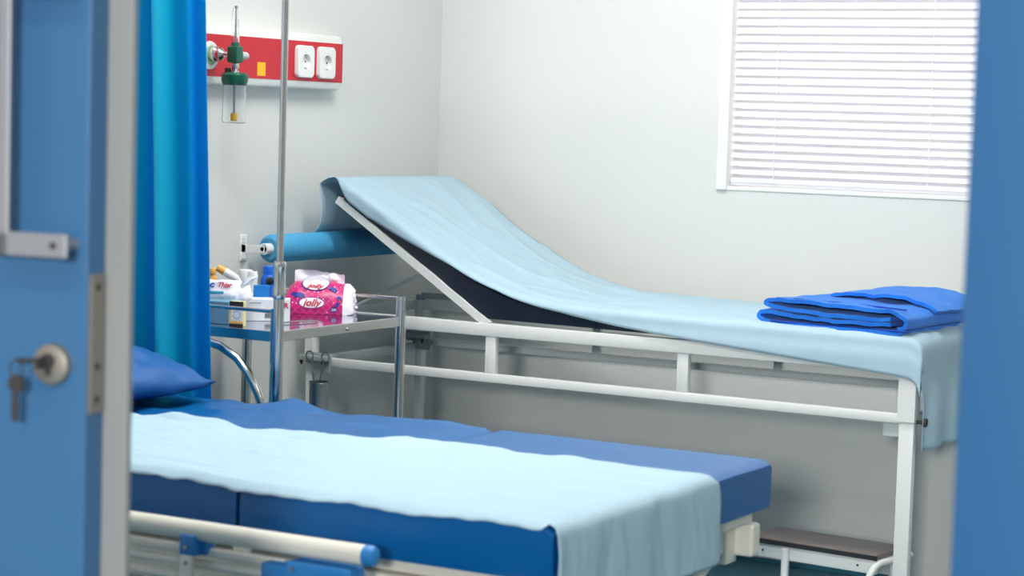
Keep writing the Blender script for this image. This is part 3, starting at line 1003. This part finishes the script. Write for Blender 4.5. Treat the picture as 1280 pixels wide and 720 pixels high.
# printing: follows the sloped front; helper builds ovals on the wrapper surface
def surf(x, z):
    # front face point at height z
    best = None
    for j in range(0, 61):
        p = packpt(x/PL, j/60*.5)
        if best is None or abs(p.z-z) < abs(best.z-z): best = p
    return best
def oval(name, cx, cz, rx, rz, m, off, rot=0):
    bm = bmesh.new()
    c = surf(cx, cz); rings = [[bm.verts.new(c+Vector((0, -off, 0)))]]
    N_ = 28
    prev = None
    for f in (.5, 1):
        ring = []
        for k in range(N_):
            a = 2*PI*k/N_
            dx, dz = rx*f*math.cos(a), rz*f*math.sin(a)
            dx, dz = dx*math.cos(rot)-dz*math.sin(rot), dx*math.sin(rot)+dz*math.cos(rot)
            p = surf(cx+dx, cz+dz)
            ring.append(bm.verts.new((cx+dx, p.y-off, cz+dz)))
        if prev is None:
            for k in range(N_): bm.faces.new((rings[0][0], ring[k], ring[(k+1) % N_]))
        else:
            for k in range(N_): bm.faces.new((prev[k], ring[k], ring[(k+1) % N_], prev[(k+1) % N_]))
        prev = ring
    return finish(bm, name, m, pw, smooth=True)
oval('logo_border', .094, .030, .0345, .0145, navy, .0018)
oval('logo_oval', .094, .030, .033, .0134, packwhite, .0026)
oval('print_badge', .057, .050, .019, .0066, navy, .0022, R(-6))
oval('print_badge', .154, .0135, .0085, .0068, navy, .0026)
oval('print_badge', .162, .027, .0065, .0042, navy, .0030, R(35))
oval('print_badge', .148, .066, .0120, .0050, navy, .0030, R(-18))
oval('print_badge', .165, .044, .006, .005, navy, .0030)
oval('logo_border', .100, .080, .037, .0185, navy, .0025).scale = (1, 1, 1)
oval('logo_oval', .100, .081, .035, .0175, packwhite, .0040)
def tmat(x, z, off, rx=90, ry=0):
    p = surf(x, z)
    q = surf(x, z+.006); s_ = math.atan2(q.y-p.y, max(1e-4, q.z-p.z))
    return Matrix.Translation((x, p.y-off, z)) @ Matrix.Rotation(-s_, 4, 'X') @ Matrix.Rotation(R(90), 4, 'X') @ Matrix.Rotation(R(ry), 4, 'Z')
text_mesh('logo_text', 'jolly', .0265, textred, pw, tmat(.094, .030, .0042, ry=-1), shear=.35, bold=.0006)
text_mesh('logo_text', 'jolly', .0235, textred, pw, tmat(.100, .0735, .0068, ry=-4), shear=.35, bold=.0006)
text_mesh('print_text', '250', .0085, packwhite, pw, tmat(.154, .0135, .0040), bold=.0002)

# things on the trolley's front half
def carton(name, x, y, wdt, dep, hgt, m, label, rz=0, z=0, marks=None, cat='box'):
    e = empty(name, on_tr(x, y, z), TR+rz, label=label, cat=cat)
    bm = bmesh.new(); box(bm, (0, 0, 0), (wdt, dep, hgt), .0012); finish(bm, 'body', m, e)
    if marks:
        for (n_, a, b, mm) in marks: B(n_, (a[0], -.0008, a[1]), (b[0], .0004, b[1]), mm, e)
    return e
e = carton('medicine_carton', -3.274, 4.408, .112, .055, .056, boxwhite, 'long white carton on the trolley behind the tall pole', R(34),
           marks=[('print_block', (.050, .008), (.064, .020), dullsteel), ('print_block', (.070, .008), (.076, .020), dullsteel), ('print_line', (.010, .045), (.040, .047), dullsteel)])
text_mesh('print_text', 'R', .018, textred, e, Matrix.Translation((.103, -.001, .040)) @ Matrix.Rotation(R(90), 4, 'X'), bold=.0004)
e = carton('small_carton', -3.216, 4.266, .036, .022, .062, creamp, 'small cream and black upright carton at the front of the trolley', R(16),
           marks=[('top_band', (0, .044), (.036, .062), black), ('bottom_band', (0, 0), (.036, .007), black), ('stripe', (0, .007), (.036, .012), orangep), ('side_stripe', (0, .012), (.003, .044), orangep), ('label_panel', (.006, .015), (.033, .041), boxwhite)])
bm = bmesh.new(); tube(bm, arc((.0195, -.0012, .029), .0095, R(190), R(350), 14, 'xz')+[Vector((.0285, -.0012, .034)), Vector((.0195, -.0012, .0385)), Vector((.010, -.0012, .034))], .0005, 5, cap=False); finish(bm, 'print_emblem', black, e)
carton('medicine_carton', -3.345, 4.285, .105, .07, .056, boxgrey, 'blue grey carton on the trolley next to the curtain edge', R(6))
# heap of packets and bottles
def bottle(name, x, y, r, hh, m, capm, label, capw=.8, caph=.014, band=None, cat='bottle'):
    e = empty(name, on_tr(x, y, 0), label=label, cat=cat)
    bm = bmesh.new(); lathe(bm, [(r*.92, 0), (r, .003), (r, hh*.72), (r*.85, hh*.82), (r*.5, hh*.88), (r*.5, hh)], (0, 0, 0), 24); finish(bm, 'body', m, e, smooth=True)
    bm = bmesh.new(); lathe(bm, [(r*capw, 0), (r*capw, caph*.85), (r*capw*.9, caph), (0, caph)], (0, 0, hh-caph*.9), 24); finish(bm, 'cap', capm, e, smooth=True)
    return e
bottle('medicine_bottle', -3.368, 4.535, .021, .115, navycap, whitepl, 'navy bottle with wide white cap in the trolley heap', capw=.92, caph=.030)
bottle('small_bottle', -3.335, 4.520, .014, .113, whitepl, whitepl, 'slim white bottle beside the navy bottle on the trolley', capw=.95, caph=.03)
e = bottle('plastic_bottle', -3.312, 4.560, .022, .128, bottleblue, bottleblue, 'bright blue rounded bottle nearest the tall pole', capw=.75, caph=.022)
carton('glove_box', -3.292, 4.466, .040, .020, .086, glove, 'azure blue small box behind the long white carton', R(30))
bottle('small_bottle', -3.236, 4.496, .009, .088, boxwhite, boxwhite, 'pale small vial beside the azure box on the trolley', capw=.9, caph=.01)
bottle('small_bottle', -3.298, 4.435, .009, .079, whitepl, whitepl, 'tiny white vial behind the cream and black carton', capw=.9, caph=.01)
def packet(name, cpt, L_, W_, T_, rot, m, label, marks=(), seed=1, cat='packet'):
    e = empty(name, cpt, label=label, cat=cat)
    e.rotation_euler = rot
    def f(u, v, s):
        a, b = 2*u-1, 2*v-1
        ee = max(0, (1-abs(a)**3)*(1-abs(b)**3))
        return Vector((a*L_/2+.004*nz(v*4, seed, 2), b*W_/2+.004*nz(u*5, seed), s*T_/2*ee**.5*(1+.35*nz(u*4, v*3, seed))+.004*nz(u*3, v*3, seed)))
    bm = bmesh.new()
    for s in (1, -1):
        V_ = [[bm.verts.new(f(i/16, j/12, s)) for j in range(13)] for i in range(17)]
        for i in range(16):
            for j in range(12): bm.faces.new((V_[i][j], V_[i+1][j], V_[i+1][j+1], V_[i][j+1]))
    bmesh.ops.remove_doubles(bm, verts=bm.verts, dist=.0003)
    finish(bm, 'wrapper', m, e, smooth=True, autosmooth=60)
    for (n_, x0, y0, x1, y1, mm) in marks:
        B(n_, (x0, y0, T_*.40), (x1, y1, T_*.53+.0025), mm, e)
    return e
p = packet('gauze_packet', (-3.312, 4.365, .850), .088, .052, .020, (R(62), 0, R(22)), packwhite, 'white packet with red lettering and teal stripe on the blue grey carton',
           marks=[('teal_stripe', -.042, -.016, .006, -.011, tealp)], seed=3)
text_mesh('print_text', 'Thiar', .017, textred, p, Matrix.Translation((.006, .006, .0140)), shear=.2, bold=.0005)
text_mesh('print_text', 'C', .016, navy, p, Matrix.Translation((-.026, .004, .0130)), bold=.0008)
packet('gauze_packet', (-3.262, 4.372, .834), .062, .046, .024, (R(55), R(-24), R(20)), packwhite, 'crumpled plain white packet leaning right of the lettered packet', seed=8)
packet('gauze_packet', (-3.262, 4.398, .868), .066, .018, .012, (R(50), R(-38), R(20)), boxwhite, 'thin white strip packet slanting up to the bottles', seed=11)
e = empty('ointment_tube', (-3.368, 4.43, .893), label='white ointment tube with orange end on top of the heap', cat='tube')
e.rotation_euler = (0, R(118), R(28))
bm = bmesh.new(); lathe(bm, [(.009, -.012), (.010, 0), (.0105, .010)], (0, 0, 0), 16); finish(bm, 'cap', orangep, e, smooth=True)
bm = bmesh.new(); lathe(bm, [(.0105, .010), (.011, .025), (.009, .045), (.003, .055)], (0, 0, 0), 16); finish(bm, 'body', whitepl, e, smooth=True)
bottle('small_bottle', -3.412, 4.452, .013, .122, orangep, orangep, 'peach coloured bottle at the curtain edge behind the packets', capw=.8)
bottle('medicine_bottle', -3.352, 4.455, .016, .092, whitepl, whitepl, 'squat white pot behind the lettered packet', capw=1.05, caph=.022)
# blade-like tweezers lying on the shelf
tz = empty('tweezers', (-3.165, 4.40, .7715), R(72), label='thin steel tweezers lying on the trolley in front of the pink pack', cat='tweezers')
T('tweezer_arm', [(0, 0, .002), (.06, .004, .003), (.12, .001, .002)], .0016, steel, tz, 8)
T('tweezer_arm', [(0, 0, .002), (.06, -.004, .003), (.12, -.001, .002)], .0016, steel, tz, 8)

# forceps jar on the bottom shelf
jp = Vector((-3.21, 4.65, .402))
jr = empty('forceps_jar', jp, label='grey steel cylinder jar below the trolley top holding forceps', cat='jar')
bm = bmesh.new()
JH = .197
lathe(bm, [(.0255, 0), (.0265, .004), (.0255, .008), (.0245, .01), (.0245, JH-.004), (.026, JH-.002), (.026, JH), (.0235, JH), (.0235, .004), (0, .004)], (0, 0, 0), 32)
finish(bm, 'body', dullsteel, jr, smooth=True)
fc = empty('forceps', jp+Vector((-.006, 0, .012)), R(-8), label='ring handled steel forceps standing in the grey steel jar', cat='forceps')
for s in (-1, 1):
    bm = bmesh.new()
    tube(bm, [(.002*s, 0, .0), (.003*s, 0, .10), (.009*s, 0, .18), (.021*s, 0, .238)], .0022, 8)
    tube(bm, arc((.028*s, 0, .250), .0125, 0, 2*PI, 20, 'xz'), .0019, 8, cap=False)
    finish(bm, 'forceps_half', dullsteel, fc, smooth=True)

# ------------------------------------------------------------------ IV pole
iv = empty('drip_stand', (-2.930, 4.075, 0), label='tall steel drip stand pole between the blue bed and trolley', cat='drip stand')
bm = bmesh.new(); lathe(bm, [(.0125, .10), (.0125, .87)], (0, 0, 0), 24); finish(bm, 'lower_pole', chrome, iv, smooth=True)
bm = bmesh.new(); lathe(bm, [(.0145, .868), (.0155, .872), (.0155, .888), (.0145, .892), (.0145, .938), (.0155, .943), (.0155, .950), (.013, .955), (.0085, .956)], (0, 0, 0), 24); finish(bm, 'collar', chrome, iv, smooth=True)
T('upper_pole', [(0, 0, .95), (0, 0, 2.05)], .0082, steel, iv, 20)
bm = bmesh.new(); lathe(bm, [(.004, .012), (.004, .022), (.009, .024), (.010, .032), (0, .034)], (0, 0, .908), 14, 'x')
for v in bm.verts: v.co = Vector((-v.co.x, v.co.y, v.co.z))
finish(bm, 'clamp_knob', rubber, iv, smooth=True)
for k in range(5):
    a = 2*PI*k/5+.3
    d = Vector((math.cos(a), math.sin(a), 0))
    ft = T('foot', [Vector((0, 0, .12)), d*.10+Vector((0, 0, .10)), d*.19+Vector((0, 0, .065))], .010, chrome, iv, 12)
    bm = bmesh.new(); lathe(bm, [(0, -.009), (.022, -.009), (.026, 0), (.022, .009), (0, .009)], (d.x*.19, d.y*.19, .027), 16, 'y'); finish(bm, 'castor', rubber, ft, smooth=True)
for s in (-1, 1):
    T('hook', [(0, 0, 2.04), (.06*s, 0, 2.06), (.10*s, 0, 2.04), (.105*s, 0, 2.06), (.11*s, 0, 2.09)], .004, chrome, iv, 10)

# ------------------------------------------------------------------ bed head unit
bh = empty('bedhead_panel', (XL, 0, 0), label='red and white bedhead service panel mounted on the left wall', cat='wall panel')
Y0p, Y1p = 4.26, 5.322
bm = bmesh.new()
prof = [(0, 1.369), (.030, 1.369), (.040, 1.373), (.045, 1.383), (.045, 1.517), (.040, 1.525), (.030, 1.529), (0, 1.529)]
A = []; 
for y in (Y0p, Y1p-.012, Y1p-.004, Y1p):
    k = {Y1p-.004: .93, Y1p: .72}.get(y, 1)
    A.append([bm.verts.new((a*k if a > 0 else 0, y, 1.449+(z-1.449)*(1 if k == 1 else .985 if k > .8 else .95))) for a, z in prof])
for q in range(3):
    for j in range(len(prof)): bm.faces.new((A[q][j], A[q][(j+1) % len(prof)], A[q+1][(j+1) % len(prof)], A[q+1][j]))
bm.faces.new(A[0]); bm.faces.new(A[-1][::-1])
finish(bm, 'housing', whitepl, bh, smooth=True)
B('red_strip', (.0445, Y0p+.002, 1.391), (.0465, Y1p-.003, 1.505), red_m, bh)
B('yellow_label', (.0462, 4.898, 1.399), (.0474, 4.936, 1.437), yellow, bh)
def socket(yc):
    s = empty('socket', (.0465, yc, 1.4465)); s.parent = bh
    bm = bmesh.new()
    hw, hh, r_ = .0415, .046, .014
    # rounded plate with a recessed round well
    pts = []
    for cx, cz, a0 in ((hw-r_, hh-r_, 0), (-(hw-r_), hh-r_, PI/2), (-(hw-r_), -(hh-r_), PI), (hw-r_, -(hh-r_), 1.5*PI)):
        for q in range(8): a = a0+q/7*PI/2; pts.append((cx+r_*math.cos(a), cz+r_*math.sin(a)))
    n = len(pts)
    R0 = [bm.verts.new((0, a, b)) for a, b in pts]; R1 = [bm.verts.new((.009, a, b)) for a, b in pts]; R2 = [bm.verts.new((.012, a*.95, b*.95)) for a, b in pts]
    circ = []
    a0 = math.atan2(pts[0][1], pts[0][0])
    for q in range(n):
        an = a0*.5+.35+2*PI*(q-3.5)/n; circ.append((.0215*math.cos(an), .0215*math.sin(an)))
    R3 = [bm.verts.new((.012, a, b)) for a, b in circ]; R4 = [bm.verts.new((-.0 + .001, a*.95, b*.95)) for a, b in circ]
    for u_, v_ in ((R0, R1), (R1, R2), (R2, R3), (R3, R4)):
        for j in range(n): bm.faces.new((u_[j], u_[(j+1) % n], v_[(j+1) % n], v_[j]))
    bm.faces.new(R4)
    finish(bm, 'cover_plate', whitepl, s, smooth=True, autosmooth=40)
    bm = bmesh.new()
    for z in (-.0095, .0095): lathe(bm, [(.0028, .001), (.0028, .0022)], (0, z, 0), 10, 'x')
    finish(bm, 'contact_hole', darkmetal, s)
    for z in (-.019, .019): B('earth_clip', (.001, -.003, z-.002), (.0115, .003, z+.002), dullsteel, s)
socket(5.118); socket(5.226)
bm = bmesh.new(); lathe(bm, [(.038, 0), (.038, .004), (.033, .006), (.030, .006)], (.0465, 4.68, 1.447), 32, 'x')
pt = finish(bm, 'oxygen_outlet', whitepl, bh, smooth=True)
bm = bmesh.new(); lathe(bm, [(.026, .004), (.026, .0068), (.024, .0068)], (.0465, 4.68, 1.447), 32, 'x'); finish(bm, 'outlet_ring', mat('pale_green', lin(150, 190, 150), .5), pt, smooth=True)

# oxygen flowmeter plugged into the panel
fm = empty('oxygen_flowmeter', (-3.53, 4.685, 1.45), label='green oxygen flowmeter with clear bubble jar hanging on the red panel', cat='flowmeter')
bm = bmesh.new()
lathe(bm, [(.019, -.083), (.021, -.078), (.021, -.060), (.017, -.056), (.017, -.046), (.013, -.042), (.007, -.036), (.007, -.012)], (0, -.0, 0), 24, 'x')
finish(bm, 'connector', chrome, fm, smooth=True)
bm = bmesh.new(); box(bm, (-.016, -.0165, -.022), (.016, .0165, .022), .004, seg=3); lathe(bm, [(.012, .02), (.012, .028), (.010, .032)], (0, 0, 0), 20); finish(bm, 'valve_body', green, fm, smooth=True)
bm = bmesh.new(); lathe(bm, [(.005, .015), (.005, .022), (.0095, .024), (.0105, .028), (.0105, .048), (.009, .051), (0, .051)], (0, 0, -.002), 20, 'y'); finish(bm, 'knob', greypl, fm, smooth=True)
bm = bmesh.new(); lathe(bm, [(.0115, .030), (.0105, .08), (.0085, .125), (.0075, .130), (.006, .130), (.0065, .08), (.0085, .032)], (0, 0, 0), 24); finish(bm, 'flow_tube', clear, fm, smooth=True)
bm = bmesh.new(); lathe(bm, [(.0015, .030), (.0025, .06), (.0015, .12), (.0045, .124), (.0045, .130)], (0, 0, 0), 12); finish(bm, 'float_rod', greypl, fm, smooth=True)
bm = bmesh.new(); lathe(bm, [(.010, -.022), (.0115, -.026), (.0115, -.036), (.008, -.038), (.008, -.042), (.012, -.044), (.013, -.050)], (0, 0, 0), 20); finish(bm, 'swivel_nut', chrome, fm, smooth=True)
bm = bmesh.new(); lathe(bm, [(.016, -.047), (.032, -.050), (.036, -.055), (.036, -.070), (.033, -.078), (.030, -.082)], (0, 0, 0), 32)
box(bm, (-.006, .02, -.062), (.006, .056, -.054), .002); finish(bm, 'jar_lid', green, fm, smooth=True)
bm = bmesh.new(); box(bm, (-.02, -.020, -.050), (-.008, -.006, -.036), .002); finish(bm, 'relief_valve', rubber, fm, smooth=True)
bm = bmesh.new(); lathe(bm, [(.031, -.080), (.0315, -.12), (.0325, -.178), (.0300, -.184), (0, -.184), (0, -.182), (.029, -.181), (.0305, -.176), (.0297, -.12), (.0292, -.080)], (0, 0, 0), 32); finish(bm, 'bubble_jar', clear, fm, smooth=True)
bm = bmesh.new(); tube(bm, [(0, 0, -.080), (0, 0, -.160)], .0032, 12); finish(bm, 'dip_tube', dullsteel, fm, smooth=True)
bm = bmesh.new(); lathe(bm, [(.007, -.156), (.0095, -.160), (.0095, -.176), (.006, -.178)], (0, 0, 0), 16); finish(bm, 'diffuser_bead', yellow, fm, smooth=True)
